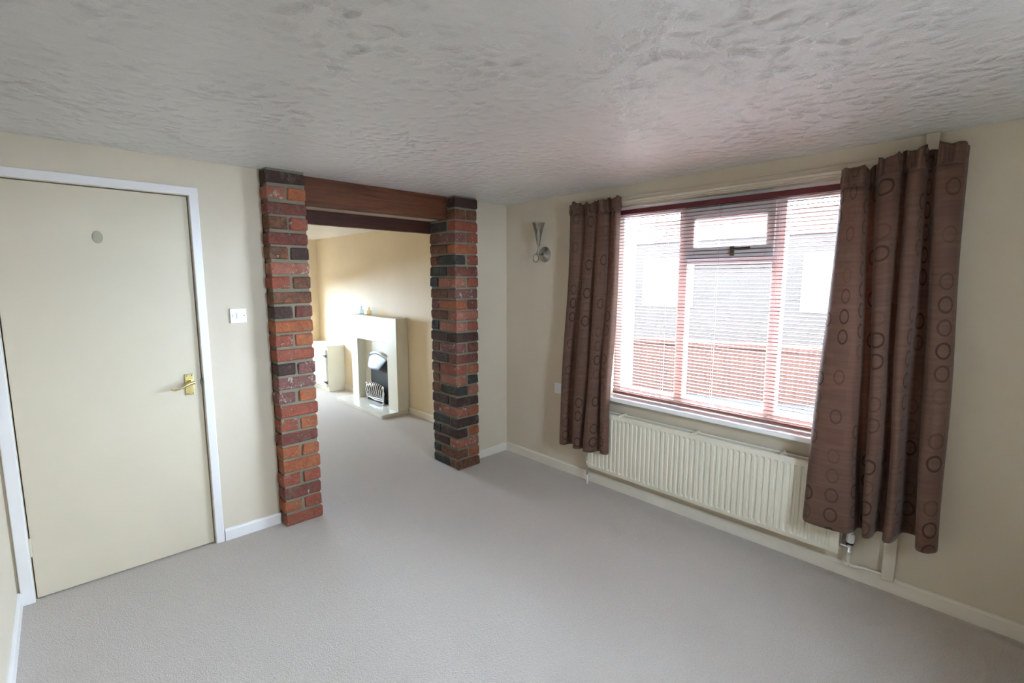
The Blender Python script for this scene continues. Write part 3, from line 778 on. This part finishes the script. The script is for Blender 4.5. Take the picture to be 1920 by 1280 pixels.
# hood: wide arched top against the back, narrower lip pushed forward
bm = bmesh.new(); nh = 20; R_ = 6; rows_ = []
for r in range(R_ + 1):
    t = r / R_; row = []
    half = 0.232 * (1 - t) + 0.140 * t
    for i in range(nh + 1):
        s = -1 + 2 * i / nh; bow = 1 - s * s
        x = -0.062 - 0.075 * t - 0.030 * bow * (0.3 + 0.7 * t)
        z = 0.600 + 0.048 * bow * (1 - t) - 0.135 * t + 0.0 * bow
        row.append(bm.verts.new((x, yc + s * half, z)))
    rows_.append(row)
for a, b in zip(rows_, rows_[1:]):
    for i in range(nh): bm.faces.new((a[i], a[i + 1], b[i + 1], b[i]))
hd = obj('hood', bm, M['hood'], smooth=True); md = hd.modifiers.new('t', 'SOLIDIFY'); md.thickness = 0.004; local(hd, ef)
bm = bmesh.new(); bm_tube(bm, [(-0.066 - 0.010 * (1 - s * s), yc + s * 0.236, 0.606 + 0.050 * (1 - s * s)) for s in [-1 + i / 8 for i in range(17)]], 0.012, 8)
local(obj('hood_rim', bm, M['chrome'], smooth=True), ef)
# basket
bw = 0.205
for i in range(9):
    y = yc - bw + 0.02 + (2 * bw - 0.04) * i / 8
    bm = bmesh.new(); bm_tube(bm, [(-0.120, y, 0.110), (-0.140, y, 0.135), (-0.150, y, 0.175), (-0.140, y, 0.215), (-0.125, y, 0.250 + 0.02 * math.sin(math.pi * i / 8)), (-0.112, y, 0.262 + 0.02 * math.sin(math.pi * i / 8))], 0.0075, 8)
    local(obj('basket_bar', bm, M['chrome'], smooth=True), ef)
for z in (0.108, 0.086):
    bm = bmesh.new(); bm_tube(bm, [(-0.120, yc - bw, z), (-0.132, yc, z - 0.004), (-0.120, yc + bw, z)], 0.008, 8); local(obj('fret_rail', bm, M['chrome'], smooth=True), ef)
for s in (-1, 1):
    bm = bmesh.new(); y = yc + s * bw
    bm_lathe(bm, [(0.004, 0.04), (0.016, 0.046), (0.018, 0.058), (0.010, 0.072), (0.009, 0.09), (0.014, 0.105), (0.016, 0.15), (0.017, 0.185), (0.010, 0.21), (0.008, 0.235), (0.013, 0.25), (0.010, 0.265), (0.002, 0.272)], (-0.122, y, 0), seg=14)
    local(obj('fire_dog', bm, M['chrome'], smooth=True), ef)
local(boxes('ash_pan', [(-0.112, -0.06, yc - bw + 0.01, yc + bw - 0.01, 0.041, 0.075)], M['black'], bevel=0.003), ef)
rnd = random.Random(4)
for i in range(14):
    bm = bmesh.new(); bmesh.ops.create_icosphere(bm, subdivisions=1, radius=0.030)
    for q in bm.verts: q.co *= rnd.uniform(0.75, 1.15)
    c_ = Vector((-0.09 + rnd.uniform(-0.012, 0.01), yc - 0.17 + 0.34 * (i % 7) / 6, 0.135 + 0.055 * (i // 7) + rnd.uniform(0, 0.02)))
    for q in bm.verts: q.co += c_
    local(obj('coal', bm, M['black']), ef)

def bottle(name, y, h, mat, label):
    x = -0.075; z = FT
    bm = bmesh.new()
    bm_lathe(bm, [(0.026, 0), (0.030, 0.004), (0.031, h * 0.42), (0.024, h * 0.58), (0.011, h * 0.70), (0.010, h * 0.86), (0.014, h * 0.88), (0.014, h)], (x, y, z), seg=20)
    return tag(obj(name, bm, mat, smooth=True), label, 'bottle', 'bottles on the mantel')
bottle('glass_bottle', 2.648, 0.105, M['blue_glass'], 'small pale blue glass bottle on the fire surround')
bottle('glass_bottle', 2.447, 0.098, M['amber_glass'], 'small amber glass bottle on the fire surround')

# ------------------------------------------------------------------ next room: low cupboard
cb = empty('cupboard', (-0.12, 3.8, 0), label='low cream cupboard in the alcove left of the fireplace', cat='cupboard')
CY0, CY1, CX, CT = 3.388, 4.215, -0.235, 0.638
local(boxes('carcass', [(CX, -0.0, CY0, CY1, 0, CT - 0.02)], M['cupboard'], bevel=0.002), cb)
local(boxes('worktop', [(CX - 0.018, -0.0, CY0 - 0.008, CY1, CT - 0.02, CT + 0.004)], M['cupboard'], bevel=0.004), cb)
cd = boxes('door', [(CX - 0.018, CX, CY0 + 0.03, CY1 - 0.02, 0.06, CT - 0.05)], M['cupboard'], bevel=0.003); local(cd, cb)
pw = (CY1 - CY0 - 0.06) / 6
for i in range(6):
    p = boxes('plank', [(CX - 0.024, CX - 0.016, CY0 + 0.035 + i * pw, CY0 + 0.035 + (i + 1) * pw - 0.004, 0.065, CT - 0.055)], M['cupboard'], bevel=0.0015)
    p.parent = cd; p.matrix_parent_inverse = Matrix.Translation(cb.location).inverted() @ Matrix.Identity(4)
    p.matrix_parent_inverse = Matrix.Identity(4)
for z in (0.13, 0.50):
    bm = bmesh.new(); bm_prism(bm, [(CY0 + 0.004, z - 0.02), (CY0 + 0.03, z - 0.016), (CY0 + 0.12, z - 0.004), (CY0 + 0.12, z + 0.004), (CY0 + 0.03, z + 0.016), (CY0 + 0.004, z + 0.02)], 0, CX - 0.029, CX - 0.018)
    local(obj('strap_hinge', bm, M['black']), cb)
